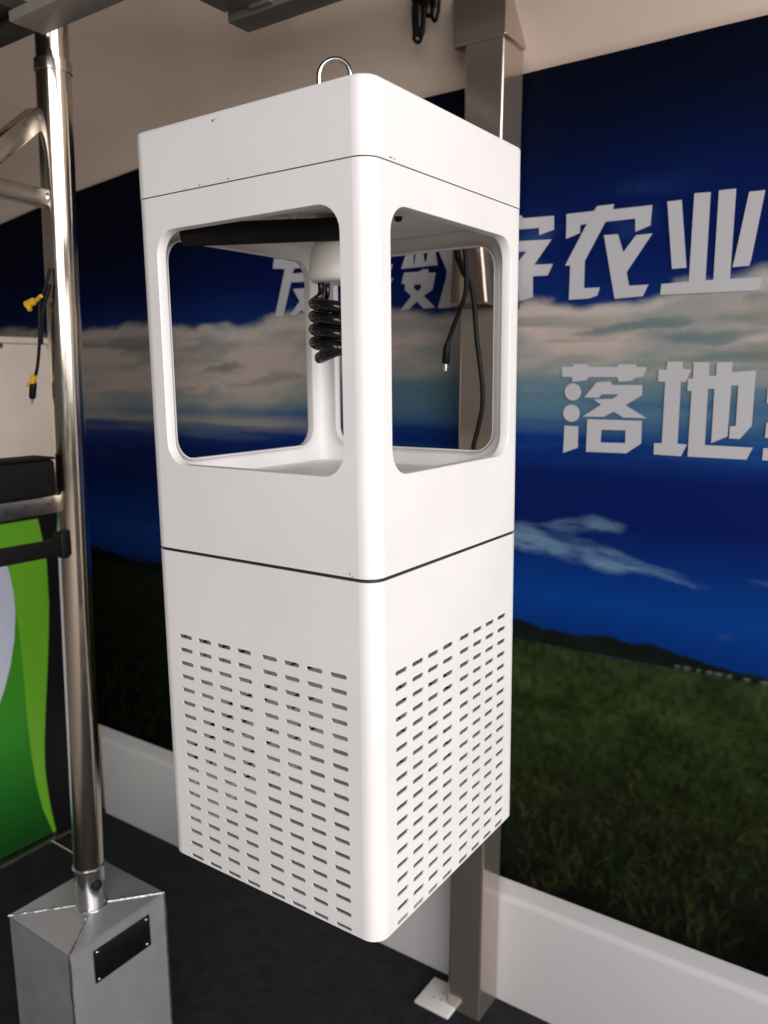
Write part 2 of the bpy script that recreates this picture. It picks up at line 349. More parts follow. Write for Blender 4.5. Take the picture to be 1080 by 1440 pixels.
# grass blades: single short strokes of the print
ds, dz = (S1 - S0) / (NS - 1), 1.671 / (NZ - 1)
pal = [lin(c) for c in ((52, 58, 26), (42, 55, 26), (60, 60, 30), (34, 48, 26), (56, 64, 36), (28, 42, 30), (70, 68, 34), (8, 11, 7), (10, 15, 8), (6, 9, 6))]
NB = 15000
rs0 = rng.uniform(S0, S1, NB).astype(np.float32); rz0 = (0.30 + 0.47 * rng.random(NB) ** 0.9).astype(np.float32)
keep = fbm(rs0 * 5, rz0 * 6, 83, 3) > 0.36 + 0.2 * rng.random(NB)
for s0, z0 in zip(rs0[keep], rz0[keep]):
    near = 1 - (z0 - 0.30) / 0.50; ln = 0.008 + 0.05 * near * rng.random(); an = rng.normal(0, 0.42); cv = rng.normal(0, 0.45)
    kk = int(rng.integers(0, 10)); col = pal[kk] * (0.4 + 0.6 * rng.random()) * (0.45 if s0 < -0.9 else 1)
    n = max(3, int(ln / 0.0025)); u = np.linspace(0, 1, n); a_ = an + cv * u
    ss = s0 + np.cumsum(np.sin(a_)) * ln / n; zq_ = z0 + np.cumsum(np.cos(a_)) * ln / n
    ii = np.round((ss - S0) / ds).astype(int); jj = np.round((zq_ - 0.30) / dz).astype(int)
    k = (ii >= 0) & (ii < NS - 1) & (jj >= 0) & (jj < NZ) & (zq_ < 0.83); ii, jj = ii[k], jj[k]
    al = ((0.22 + 0.22 * rng.random()) * np.sin(PI * (0.1 + 0.85 * u[k])))[:, None]
    C[jj, ii] = C[jj, ii] * (1 - al) + col * al
    C[jj, ii + 1] = C[jj, ii + 1] * (1 - 0.6 * al) + col * 0.6 * al
C = np.clip(C / 0.84, 0, 0.85)
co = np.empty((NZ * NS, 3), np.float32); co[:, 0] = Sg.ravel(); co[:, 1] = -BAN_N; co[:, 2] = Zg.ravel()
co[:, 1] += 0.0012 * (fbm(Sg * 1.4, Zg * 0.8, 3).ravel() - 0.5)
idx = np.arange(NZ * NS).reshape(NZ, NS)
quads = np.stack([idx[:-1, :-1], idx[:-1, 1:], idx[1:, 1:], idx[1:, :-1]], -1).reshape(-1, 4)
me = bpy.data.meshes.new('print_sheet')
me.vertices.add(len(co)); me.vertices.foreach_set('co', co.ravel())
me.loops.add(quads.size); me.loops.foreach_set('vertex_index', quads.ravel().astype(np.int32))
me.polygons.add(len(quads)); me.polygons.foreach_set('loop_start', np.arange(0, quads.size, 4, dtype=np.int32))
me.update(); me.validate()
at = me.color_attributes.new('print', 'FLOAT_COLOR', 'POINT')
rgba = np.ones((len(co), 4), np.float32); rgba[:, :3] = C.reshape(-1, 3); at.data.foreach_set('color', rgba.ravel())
me.shade_smooth()
def banner_mat():
    m = bpy.data.materials.new('printed_banner_vinyl'); m.use_nodes = True; nt = m.node_tree; b = nt.nodes['Principled BSDF']
    b.inputs['Roughness'].default_value = 0.6; b.inputs['Specular IOR Level'].default_value = 0.06
    a = nt.nodes.new('ShaderNodeAttribute'); a.attribute_name = 'print'
    tc = nt.nodes.new('ShaderNodeTexCoord'); n = nt.nodes.new('ShaderNodeTexNoise'); n.inputs['Scale'].default_value = 240; n.inputs['Detail'].default_value = 2
    nt.links.new(tc.outputs['Object'], n.inputs['Vector'])
    mr = nt.nodes.new('ShaderNodeMapRange'); mr.inputs['To Min'].default_value = 0.9; mr.inputs['To Max'].default_value = 1.1
    nt.links.new(n.outputs['Fac'], mr.inputs['Value'])
    mx = nt.nodes.new('ShaderNodeVectorMath'); mx.operation = 'SCALE'
    nt.links.new(a.outputs['Color'], mx.inputs[0]); nt.links.new(mr.outputs[0], mx.inputs['Scale'])
    nt.links.new(mx.outputs[0], b.inputs['Base Color'])
    return m
banner = thing('wall_banner', 'large printed wall banner of blue sky, clouds and dark green field with white Chinese lettering', 'banner', 0, 0, 0)
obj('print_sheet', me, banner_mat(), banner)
# lettering: each character one printed piece
GLYPHS = {
 'zi': [
  ([(-0.1918, 1.6959), (-0.1588, 1.6947), (-0.1589, 1.7032), (-0.1267, 1.7003), (-0.1223, 1.6944), (-0.0593, 1.6917), (-0.0587, 1.6668), (-0.0887, 1.66), (-0.089, 1.6733), (-0.1526, 1.6756), (-0.1524, 1.6627), (-0.1913, 1.6562)], None),
  ([(-0.1641, 1.6548), (-0.0632, 1.6499), (-0.0975, 1.6068), (-0.0593, 1.6048), (-0.0694, 1.5849), (-0.0999, 1.5854), (-0.099, 1.5459), (-0.1384, 1.5391), (-0.1392, 1.5858), (-0.1752, 1.5864), (-0.1709, 1.6077), (-0.1396, 1.6072), (-0.1138, 1.6327), (-0.1638, 1.6348)], None),
 ],
 'nong': [
  ([(-0.0348, 1.692), (0.0175, 1.6912), (0.0237, 1.6989), (0.0548, 1.6986), (0.0534, 1.6898), (0.123, 1.6884), (0.1214, 1.6546), (0.095, 1.6469), (0.094, 1.6693), (0.0401, 1.6699), (0.0032, 1.6047), (0.0034, 1.5562), (0.0338, 1.5556), (0.0291, 1.5416), (0.0134, 1.5372), (-0.0257, 1.537), (-0.0248, 1.5989), (-0.0349, 1.5998), (0.0051, 1.6705), (-0.0073, 1.6694), (-0.0077, 1.6553), (-0.0343, 1.6477)], None),
  ([(0.0379, 1.6469), (0.0639, 1.6459), (0.0747, 1.6139), (0.0964, 1.6409), (0.1256, 1.6409), (0.0821, 1.5788), (0.0875, 1.5548), (0.1221, 1.5543), (0.1132, 1.5351), (0.0618, 1.5335)], None),
 ],
 'ye': [
  ([(0.1485, 1.6911), (0.1727, 1.6908), (0.1862, 1.5779), (0.1617, 1.578)], None),
  ([(0.1931, 1.6988), (0.2196, 1.6973), (0.2187, 1.5544), (0.2315, 1.5544), (0.2325, 1.6983), (0.2596, 1.6976), (0.258, 1.5538), (0.3082, 1.5529), (0.303, 1.5323), (0.1434, 1.5354), (0.1447, 1.5536), (0.1912, 1.5547)], None),
  ([(0.2798, 1.6899), (0.3041, 1.6895), (0.2894, 1.5837), (0.2869, 1.573), (0.2607, 1.5727), (0.2636, 1.5874)], None),
 ],
 'luo': [
  ([(-0.0359, 1.4126), (-0.0141, 1.4132), (-0.0142, 1.4178), (0.015, 1.4173), (0.0171, 1.4122), (0.0717, 1.4114), (0.0734, 1.4163), (0.1061, 1.4158), (0.1072, 1.4108), (0.1259, 1.4102), (0.1196, 1.3936), (0.1053, 1.3914), (0.1001, 1.3866), (0.0746, 1.3841), (0.0724, 1.3931), (0.0167, 1.3935), (0.014, 1.3881), (-0.0142, 1.3845), (-0.0155, 1.3938), (-0.0354, 1.3949)], None),
  ([(0.0036, 1.3659), (0.0032, 1.3618), (0.0017, 1.3579), (-0.0008, 1.3545), (-0.0041, 1.3519), (-0.008, 1.3503), (-0.0122, 1.3497), (-0.0165, 1.3502), (-0.0205, 1.3518), (-0.024, 1.3544), (-0.0267, 1.3577), (-0.0285, 1.3617), (-0.0292, 1.3659), (-0.0287, 1.3701), (-0.0272, 1.374), (-0.0246, 1.3774), (-0.0213, 1.38), (-0.0174, 1.3816), (-0.0132, 1.3821), (-0.0089, 1.3815), (-0.0049, 1.3799), (-0.0015, 1.3773), (0.0012, 1.374), (0.0029, 1.3701)], None),
  ([(0.0023, 1.3259), (0.0019, 1.3217), (0.0003, 1.3177), (-0.0022, 1.3143), (-0.0056, 1.3116), (-0.0096, 1.3099), (-0.014, 1.3093), (-0.0184, 1.3097), (-0.0225, 1.3113), (-0.0261, 1.3138), (-0.0289, 1.3172), (-0.0308, 1.3211), (-0.0315, 1.3254), (-0.031, 1.3296), (-0.0294, 1.3336), (-0.0268, 1.337), (-0.0233, 1.3397), (-0.0193, 1.3414), (-0.0149, 1.342), (-0.0106, 1.3415), (-0.0065, 1.3399), (-0.0029, 1.3373), (-0.0002, 1.334), (0.0016, 1.3301)], None),
  ([(-0.0278, 1.3017), (0.0002, 1.3006), (0.0, 1.2599), (-0.0293, 1.2491)], None),
  ([(0.0333, 1.3843), (0.0597, 1.3851), (0.0637, 1.3787), (0.1189, 1.3786), (0.1192, 1.3609), (0.0895, 1.3418), (0.129, 1.3191), (0.0863, 1.3192), (0.0673, 1.3298), (0.0489, 1.3199), (0.0074, 1.3195), (0.0433, 1.3422), (0.0277, 1.3522), (0.0646, 1.3534), (0.0764, 1.3616), (0.0436, 1.3615), (0.0381, 1.355), (0.0102, 1.3558)], None),
  ([(0.0173, 1.315), (0.1206, 1.3141), (0.1211, 1.2731), (0.0944, 1.2537), (0.0168, 1.2531)], [(0.0455, 1.2958), (0.0913, 1.296), (0.0915, 1.2723), (0.0448, 1.272)]),
 ],
 'di': [
  ([(0.1463, 1.4055), (0.1601, 1.4053), (0.1614, 1.4194), (0.1874, 1.4189), (0.1881, 1.4065), (0.203, 1.4047), (0.1949, 1.3835), (0.1863, 1.384), (0.1858, 1.275), (0.2023, 1.274), (0.1927, 1.2528), (0.1446, 1.254), (0.1443, 1.2744), (0.1582, 1.2749), (0.1591, 1.3841), (0.1463, 1.3848)], None),
  ([(0.2064, 1.4178), (0.2325, 1.4167), (0.2328, 1.3939), (0.2448, 1.3938), (0.2445, 1.4165), (0.2702, 1.4166), (0.2698, 1.3992), (0.3075, 1.4024), (0.3066, 1.3099), (0.2888, 1.287), (0.2717, 1.2873), (0.2718, 1.3081), (0.2813, 1.3089), (0.2814, 1.3775), (0.2702, 1.3775), (0.2688, 1.2907), (0.2428, 1.2781), (0.2432, 1.3719), (0.2327, 1.3722), (0.2323, 1.2744), (0.3106, 1.2731), (0.3016, 1.2522), (0.2043, 1.2528), (0.2052, 1.368), (0.198, 1.3684), (0.1981, 1.3893), (0.2064, 1.3897)], None),
 ],
 'sheng': [
  ([(0.3274, 1.3737), (0.3545, 1.3737), (0.3535, 1.4009), (0.3758, 1.4016), (0.3777, 1.3727), (0.407, 1.3718), (0.4035, 1.3521), (0.3783, 1.3519), (0.3798, 1.3182), (0.406, 1.317), (0.4027, 1.2942), (0.3805, 1.2944), (0.381, 1.2751), (0.4234, 1.275), (0.4185, 1.2538), (0.3263, 1.2523), (0.3268, 1.2728), (0.3585, 1.2737), (0.3579, 1.2946), (0.3283, 1.2898), (0.329, 1.3152), (0.3573, 1.3177), (0.3556, 1.3517), (0.3273, 1.3478)], None),
 ],
 'fa': [
  ([(-0.7649, 1.677), (-0.7349, 1.6731), (-0.7115, 1.6659), (-0.6252, 1.6677), (-0.6258, 1.6481), (-0.7033, 1.6489), (-0.7079, 1.6376), (-0.6262, 1.6376), (-0.6269, 1.6145), (-0.7133, 1.6186), (-0.7417, 1.5405), (-0.7679, 1.5418), (-0.7311, 1.6503), (-0.769, 1.6542)], None),
  ([(-0.708, 1.603), (-0.6217, 1.6014), (-0.6567, 1.5717), (-0.6124, 1.535), (-0.6579, 1.5373), (-0.6834, 1.5538), (-0.7045, 1.5418), (-0.7193, 1.5447), (-0.6886, 1.5736)], None),
 ],
 'zhan': [
  ([(-0.5073, 1.6342), (-0.4245, 1.6353), (-0.4312, 1.6189), (-0.5076, 1.618)], None),
  ([(-0.5078, 1.6046), (-0.4239, 1.6064), (-0.4324, 1.5935), (-0.5081, 1.5874)], None),
  ([(-0.5293, 1.5847), (-0.4466, 1.5833), (-0.4468, 1.5673), (-0.4722, 1.5668), (-0.4522, 1.5434), (-0.4881, 1.5445), (-0.5085, 1.567), (-0.5355, 1.5437)], None),
 ],
 'shu': [
  ([(-0.3907, 1.6538), (-0.3715, 1.6536), (-0.3726, 1.6329), (-0.3693, 1.6318), (-0.3663, 1.6528), (-0.3474, 1.6526), (-0.3451, 1.6336), (-0.3409, 1.634), (-0.3367, 1.6527), (-0.3187, 1.6518), (-0.3127, 1.624), (-0.4035, 1.6237)], None),
  ([(-0.3958, 1.6153), (-0.3584, 1.6143), (-0.3499, 1.6186), (-0.3358, 1.6175), (-0.3349, 1.6105), (-0.3173, 1.6091), (-0.3256, 1.5752), (-0.3468, 1.565), (-0.3187, 1.5392), (-0.3468, 1.5384), (-0.3644, 1.5543), (-0.3852, 1.5389), (-0.4072, 1.5377), (-0.3778, 1.5661), (-0.3946, 1.5798), (-0.3931, 1.5907), (-0.4028, 1.5942)], [(-0.3704, 1.5891), (-0.3538, 1.5887), (-0.3529, 1.5809), (-0.3624, 1.5745), (-0.3714, 1.5822)]),
  ([(-0.3095, 1.6495), (-0.2712, 1.6504), (-0.2707, 1.5373), (-0.3127, 1.5373), (-0.2926, 1.5977), (-0.2912, 1.6109)], None),
 ],
}

for key, pieces in GLYPHS.items():
    bm = bmesh.new()
    for i, (outer, hole) in enumerate(pieces):
        polyfill(bm, [L(s, BAN_N + 0.0025, z) for s, z in outer], [L(s, BAN_N + 0.0025, z) for s, z in hole] if hole else None)
    bmesh.ops.recalc_face_normals(bm, faces=bm.faces[:])
    for f in bm.faces:
        if f.normal.y > 0: f.normal_flip()
    obj('printed_character', bm, M['letter'], banner, smooth=None, recalc=False)

# ================================================================== CABINET


cab = thing('insect_trap_cabinet', 'tall white metal insect trap cabinet with four rounded windows over a slotted lower half', 'insect trap', -0.004, -0.004, ZB)
def rz(k, u, d, z):
    """face k (0 faces the entrance, going round): u along it, d inward depth"""
    x, y = u, -H2 + d
    for _ in range(k): x, y = -y, x
    return Vector((x, y, z - ZB))
def corner(bm, k, zs, r=CR, seg=8, inset=0.0):
    rings = []
    for i in range(seg + 1):
        a = -PI / 2 + (PI / 2) * i / seg
        x, y = H2 - r + (r - inset) * math.cos(a), -(H2 - r) + (r - inset) * math.sin(a)
        for _ in range(k): x, y = -y, x
        rings.append([bm.verts.new((x, y, z - ZB)) for z in zs])
    for a, b in zip(rings, rings[1:]):
        for j in range(len(zs) - 1): bm.faces.new((a[j], b[j], b[j + 1], a[j + 1]))
def orient_out(bm):
    bmesh.ops.remove_doubles(bm, verts=bm.verts[:], dist=1e-5)
    bmesh.ops.recalc_face_normals(bm, faces=bm.faces[:])
    f = max(bm.faces, key=lambda f: -f.calc_center_median().y)
    if f.normal.y > 0: bmesh.ops.reverse_faces(bm, faces=bm.faces[:])
def roundrect(u0, u1, z0, z1, r, seg=7):
    pts = []
    for cx, cz, a0 in ((u1 - r, z1 - r, 0), (u0 + r, z1 - r, PI / 2), (u0 + r, z0 + r, PI), (u1 - r, z0 + r, 1.5 * PI)):
        for i in range(seg + 1):
            a = a0 + PI / 2 * i / seg; pts.append((cx + r * math.cos(a), cz + r * math.sin(a)))
    return pts
# upper housing with windows
ZM, ZS, ZT = 1.2088, 1.5880, 1.6554
za, zb = ZM + 0.0018, ZS - 0.0004
bm = bmesh.new(); e = H2 - CR
for k in range(4):
    rr = roundrect(-0.1230, 0.1230, 1.3055, 1.5535, 0.026)
    outer = [rz(k, -e, 0, za), rz(k, e, 0, za), rz(k, e, 0, zb), rz(k, -e, 0, zb)]
    vs, hs = polyfill(bm, outer, [rz(k, u, 0, z) for u, z in rr])
    inner1 = [bm.verts.new(rz(k, u * 0.997, 0.0012, z)) for u, z in roundrect(-0.1224, 0.1224, 1.3061, 1.5529, 0.0254)]
    inner2 = [bm.verts.new(rz(k, u, 0.011, z)) for u, z in roundrect(-0.1222, 0.1222, 1.3063, 1.5527, 0.0254)]
    n = len(rr)
    for A, B in ((hs, inner1), (inner1, inner2)):
        for i in range(n): bm.faces.new((A[i], A[(i + 1) % n], B[(i + 1) % n], B[i]))
    corner(bm, k, [za, zb])
orient_out(bm)
o = obj('window_housing', bm, M['powder'], cab, smooth='panels', recalc=False)
md = o.modifiers.new('sheet', 'SOLIDIFY'); md.thickness = 0.0014; md.offset = -1; bake(o)
# inner tray and ceiling
def slab(z0, z1, ins, r=0.016):
    bm = bmesh.new(); lo = []; hi = []
    for k in range(4):
        for i in range(7):
            a = -PI / 2 + PI / 2 * i / 6; q = H2 - ins - r
            x, y = q + r * math.cos(a), -q + r * math.sin(a)
            for _ in range(k): x, y = -y, x
            lo.append(bm.verts.new((x, y, z0 - ZB))); hi.append(bm.verts.new((x, y, z1 - ZB)))
    bm.faces.new(lo[::-1]); bm.faces.new(hi); n = len(lo)
    for i in range(n): bm.faces.new((lo[i], lo[(i + 1) % n], hi[(i + 1) % n], hi[i]))
    return bm
obj('inner_tray', slab(1.2805, 1.2825, 0.0025), M['inner_white'], cab)
ceil = obj('inner_ceiling', slab(1.574, 1.577, 0.0025), M['inner_white'], cab)
bm = bmesh.new(); lathe(bm, [(0, 1.5685 - ZB), (0.003, 1.569 - ZB), (0.0045, 1.571 - ZB), (0.0045, 1.5745 - ZB)], 14, 0.062, 0.030)
obj('ceiling_screw', bm, M['black_plastic'], ceil)
# top cap
bm = bmesh.new()
prof = [(0.0, ZS + 0.0008), (0.0, ZT - 0.0035), (0.0005, ZT - 0.0018), (0.0015, ZT - 0.0006), (0.0035, ZT)]
rings = []
for ins, z in prof:
    ring = []
    for k in range(4):
        for i in range(10):
            a = -PI / 2 + PI / 2 * i / 9; q = H2 - CR; rr = CR - ins
            x, y = q + rr * math.cos(a), -q + rr * math.sin(a)
            for _ in range(k): x, y = -y, x
            ring.append(bm.verts.new((x * 1.0015, y * 1.0015, z - ZB)))
    rings.append(ring)
n = len(rings[0])
for a, b in zip(rings, rings[1:]):
    for i in range(n): bm.faces.new((a[i], a[(i + 1) % n], b[(i + 1) % n], b[i]))
bm.faces.new(rings[-1]); bm.faces.new(rings[0][::-1])
cap = obj('top_cap', bm, M['powder'], cab, smooth='panels')
# chipped paint flecks on the cap
rnd = random.Random(3)
def fleck(k, u, z, w, h):
    pts = []; bm = bmesh.new()
    for i in range(7):
        a = 2 * PI * i / 7; q = 0.6 + 0.6 * rnd.random(); pts.append(rz(k, u + w * q * math.cos(a), -0.0009, z + h * q * math.sin(a)))
    bm.faces.new([bm.verts.new(p) for p in pts]); obj('paint_chip', bm, M['slot'], cap, smooth=None)
fleck(0, 0.128, 1.2140, 0.0006, 0.0016); fleck(0, 0.131, 1.2118, 0.0010, 0.0005); fleck(0, -0.075, 1.5895, .0008, .0003); fleck(0, 0.04, 1.5896, .0012, .0003)
fleck(0, -0.030, 1.6470, 0.0011, 0.0009); fleck(0, -0.027, 1.6475, 0.0006, 0.0006)
fleck(1, -0.1225, 1.5915, 0.0035, 0.0004); fleck(1, -0.116, 1.5912, 0.0012, 0.0004); fleck(0, -0.012, 1.5906, 0.0016, 0.0004); fleck(0, -0.052, 1.5903, 0.0006, 0.0012)
# groove between the halves
bm = bmesh.new()
for k in range(4):
    a = [bm.verts.new(rz(k, u, 0.0035, z)) for u, z in ((-e, ZM - 0.0022), (e, ZM - 0.0022), (e, ZM + 0.0022), (-e, ZM + 0.0022))]
    bm.faces.new(a); corner(bm, k, [ZM - 0.0022, ZM + 0.0022], inset=0.0035)
orient_out(bm); obj('seam_gasket', bm, M['gasket'], cab, recalc=False)
# lower housing with rows of slots
cs = [-0.1105, -0.0797, -0.0492, -0.0185, 0.0185, 0.0492, 0.0797, 0.1105]
SLW, SLH, PITCH, ZR0 = 0.0213, 0.0047, 0.01613, 1.1085
zr = [ZR0 - PITCH * i for i in range(18)][::-1]
us = [-e, -0.1255] + [(a + b) / 2 for a, b in zip(cs, cs[1:])] + [0.1255, e]
z_lo, z_hi = ZB, ZM - 0.0018
zs = [z_lo] + [max(z_lo + 0.0006, zr[0] - PITCH / 2)] + [(a + b) / 2 for a, b in zip(zr, zr[1:])] + [zr[-1] + PITCH / 2] + [1.16, z_hi]
if zs[1] - zs[0] < 0.001: zs[1] = z_lo + 0.001
bm = bmesh.new()
def slot_cell(k, u0, u1, z0, z1, uc, zc):
    r = SLH / 2; hw = SLW / 2 - r; pts = []
    for c, a0 in ((uc + hw, -PI / 2), (uc - hw, PI / 2)):
        for i in range(7): a = a0 + PI * i / 6; pts.append((c + r * math.cos(a), zc + r * math.sin(a)))
    # pts: 0..6 right end (bottom->top), 7..13 left end (top->bottom)
    V = [bm.verts.new(rz(k, u, 0, z)) for u, z in pts]
    BR, TR, TL, BL = (bm.verts.new(rz(k, u, 0, z)) for u, z in ((u1, z0), (u1, z1), (u0, z1), (u0, z0)))
    for i in range(0, 3): bm.faces.new((BR, V[i + 1], V[i]))
    bm.faces.new((BR, TR, V[3]))
    for i in range(3, 6): bm.faces.new((TR, V[i + 1], V[i]))
    bm.faces.new((TR, TL, V[7], V[6]))
    for i in range(7, 10): bm.faces.new((TL, V[i + 1], V[i]))
    bm.faces.new((TL, BL, V[10]))
    for i in range(10, 13): bm.faces.new((BL, V[i + 1], V[i]))
    bm.faces.new((BL, BR, V[0], V[13]))
for k in range(4):
    for i in range(len(us) - 1):
        for j in range(len(zs) - 1):
            if 1 <= i <= 8 and 1 <= j <= 18: slot_cell(k, us[i], us[i + 1], zs[j], zs[j + 1], cs[i - 1], max(zr[j - 1], zs[j] + SLH / 2 + 0.0004))
            else: bm.faces.new([bm.verts.new(rz(k, u, 0, z)) for u, z in ((us[i], zs[j]), (us[i + 1], zs[j]), (us[i + 1], zs[j + 1]), (us[i], zs[j + 1]))])
    corner(bm, k, zs)
orient_out(bm)
o = obj('slotted_housing', bm, M['powder'], cab, smooth='panels', recalc=False)
md = o.modifiers.new('sheet', 'SOLIDIFY'); md.thickness = 0.0015; md.offset = -1; bake(o)
obj('bottom_plate', slab(ZB + 0.0045, ZB + 0.006, 0.0022), M['inner_white'], cab)
obj('middle_plate', slab(1.190, 1.192, 0.0025), M['inner_white'], cab)
# fan duct inside the slotted half
bm = bmesh.new(); lathe(bm, [(0.055, 1.19 - ZB), (0.055, 1.10 - ZB), (0.0, 1.10 - ZB)], 28)
obj('fan_duct', bm, M['black_plastic'], cab)
# hanging eye
bm = bmesh.new(); zt = ZT - ZB; R = 0.0176
pts = [(-R, 0, zt - 0.01), (-R, 0, zt + 0.030), (-R, 0, zt + 0.060)]
pts = [(-R * 0.97, 0, zt - 0.012), (-R, 0, zt + 0.02), (-R, 0, zt + 0.0665)] + [(R * math.cos(a), 0, zt + 0.068 + R * math.sin(a)) for a in [PI * (1 - i / 14) for i in range(1, 14)]] + [(R, 0, zt + 0.0665), (R, 0, zt + 0.02), (R * 0.97, 0, zt - 0.012)]
ang = math.radians(28)
pts = [(x * math.cos(ang), x * math.sin(ang), z) for x, y, z in pts]
tube(bm, pts, 0.0031, 14)
eye = obj('hanging_eye', bm, M['zinc'], cab, smooth=60)
for sx in (-1, 1):
    bm = bmesh.new(); lathe(bm, [(0.0075, zt), (0.0075, zt + 0.004), (0.0035, zt + 0.0045)], 6, sx * R * math.cos(ang), sx * R * math.sin(ang))
    obj('nut', bm, M['zinc'], eye, smooth=20)
# lamp holder and black spiral lamp
bm = bmesh.new(); z = lambda v: v - ZB
lathe(bm, [(0.024, z(1.5742)), (0.0245, z(1.562)), (0.027, z(1.552)), (0.0308, z(1.537)), (0.0333, z(1.522)), (0.0338, z(1.514)), (0.0330, z(1.5085)), (0.029, z(1.505)), (0.0, z(1.5045))], 48)
hold = obj('lamp_holder', bm, M['lamp_white'], cab, smooth=50)
bm = bmesh.new()
RC = 0.0288; pitch = 0.0292; N = 44
pts = []; rs = []
a_end = math.radians(205)
# leg down then two turns of helix to the foot and back up offset by half a pitch (a double helix)
A0 = math.radians(150)
leg = smoothpath([(-0.0200, -0.004, z(1.506)), (-0.0198, -0.005, z(1.496)), (-0.0215, -0.009, z(1.489)), (RC * math.cos(A0 + .62), RC * math.sin(A0 + .62), z(1.4825))], 5)
pts += leg; rs += [0.0040] * (len(leg) - 6) + [0.0044, 0.0048, 0.0052, 0.0056, 0.006, 0.0062]
turns = 1.75
for i in range(1, int(N * turns)):
    t = i / N; a = A0 + .62 + 2 * PI * t; pts.append((RC * math.cos(a), RC * math.sin(a), z(1.4825 - pitch * t))); rs.append(0.0069)
a1 = A0 + .62 + 2 * PI * turns; z1 = 1.4825 - pitch * turns
for i in range(1, 22):
    t = i / 21; a = a1 + PI * t; rr = RC * (1 - 0.20 * math.sin(PI * t)); pts.append((rr * math.cos(a), rr * math.sin(a), z(z1 - 0.010 * math.sin(PI * t) + 0.0 * t))); rs.append(0.0069)
a2 = a1 + PI
for i in range(1, int(N * turns)):
    t = i / N; a = a2 - 0 + (-2 * PI * t); 
    pts.append((RC * math.cos(a), RC * math.sin(a), z(z1 + pitch * t))); rs.append(0.0069)
pts_l = []
_C, _S = math.cos(YAW), math.sin(YAW)
def w2l(p): return Vector((p[0] * _C + p[1] * _S, -p[0] * _S + p[1] * _C, p[2]))
leg2 = smoothpath([pts[-1], Vector(pts[-1]) + Vector((-0.001, 0.002, 0.008)), (0.020, 0.004, z(1.497)), (0.0200, 0.004, z(1.506))], 5)[1:]
pts += leg2; rs += [0.0055] * 4 + [0.0040] * (len(leg2) - 4)
tube(bm, [w2l(p) for p in pts], rs, 12)
spiral = obj('spiral_lamp', bm, M['black_gloss'], hold, smooth=80)
bm = bmesh.new()
p2 = smoothpath([(-0.0138, 0.010, z(1.506)), (-0.0140, 0.010, z(1.495)), (-0.0165, 0.013, z(1.4875)), (-0.021, 0.018, z(1.481))], 6)
tube(bm, [w2l(p) for p in p2], 0.0030, 10)
obj('lamp_leg', bm, M['black_gloss'], spiral, smooth=80)
# black sleeve bar across the window compartment
bm = bmesh.new()
pa, pb = Vector((-0.1685, -0.035, z(1.5530))), Vector((0.056, -0.035, z(1.5590)))
q = []; r_ = []
for t, k in ((0, .55), (.006, .82), (.016, .97), (.03, 1), (.3, 1), (.7, 1), (.97, 1), (.985, .95), (1, .6)): q.append(w2l(pa.lerp(pb, t))); r_.append(0.0122 * k)
tube(bm, q, r_, 20)
bar = obj('crossbar', bm, M['black_foam'], cab, smooth=50)
for t in (0.9, 0.55):
    bm = bmesh.new(); c = w2l(pa.lerp(pb, t)); box(bm, c.x - .004, c.x + .004, -c.y - .004, -c.y + .004, c.z + .008, z(1.5741))
    obj('bar_hanger', bm, M['inner_white'], bar)

# ================================================================== STEEL POST behind the cabinet
post = thing('steel_post', 'square polished steel post standing against the wall behind the white cabinet', 'post', -0.178, -0.683, 0)
def P3(s, n, z, o=(-0.178, -0.683, 0)): return L(s - o[0], n - o[1], z - o[2])
def prism(bm, sec0, sec1, bev=0.0025):
    """box between two rectangles (s0,s1,n0,n1,z)"""
    t = bmesh.new(); V = []
    for s0, s1, n0, n1, zz in (sec0, sec1): V.append([t.verts.new(P3(*c, zz)) for c in ((s0, n0), (s1, n0), (s1, n1), (s0, n1))])
    a, b = V
    t.faces.new(a[::-1]); t.faces.new(b)
    for i in range(4): t.faces.new((a[i], a[(i + 1) % 4], b[(i + 1) % 4], b[i]))
    if bev: bmesh.ops.bevel(t, geom=t.edges[:], offset=bev, segments=3, profile=0.5, affect='EDGES')
    merge(bm, t)
bm = bmesh.new(); prism(bm, (-0.231, -0.151, -0.725, -0.6395, 0.0), (-0.1995, -0.1205, -0.725, -0.6425, 2.06), 0.005)
obj('post_tube', bm, M['post_steel'], post, smooth='weighted')
bm = bmesh.new(); prism(bm, (-0.2215, -0.1145, -0.727, -0.634, 1.987), (-0.2205, -0.1135, -0.727, -0.634, 2.455), 0.003)
obj('upper_sleeve', bm, M['post_steel'], post, smooth='weighted')
# collar that carries the cabinet: sides flare outwards towards the lower lip
bm = bmesh.new(); secs = [(1.5255, .026, .016), (1.532, .025, .0145), (1.56, .0215, .012), (1.59, .0185, .010), (1.62, .0145, .008), (1.72, .010, .007)]
rings = []
for zz, es_, en_ in secs:
    s0, s1 = -0.201 - 0.3 * (es_ - .026), -0.1215 + 1.0 * (es_ - .026); n1 = -0.588 + 0.3 * (en_ - .016); ring = []
    for a, b_ in ((s0, -0.724), (s0, n1 - .006), (s0 + .002, n1 - .002), (s0 + .006, n1), (s1 - .006, n1), (s1 - .002, n1 - .002), (s1, n1 - .006), (s1, -0.724)): ring.append(bm.verts.new(P3(a, b_, zz)))
    rings.append(ring)
for a, b_ in zip(rings, rings[1:]):
    for i in range(7): bm.faces.new((a[i], a[i + 1], b_[i + 1], b_[i]))
bm.faces.new(rings[-1])
col_o = obj('bracket_collar', bm, M['collar'], post, smooth=50)
md = col_o.modifiers.new('sheet', 'SOLIDIFY'); md.thickness = 0.003; md.offset = -1
bm = bmesh.new(); prism(bm, (-0.185, -0.150, -0.632, -0.166, 1.632), (-0.185, -0.150, -0.632, -0.166, 1.650), .002)
obj('bracket_arm', bm, M['dull_steel'], col_o)
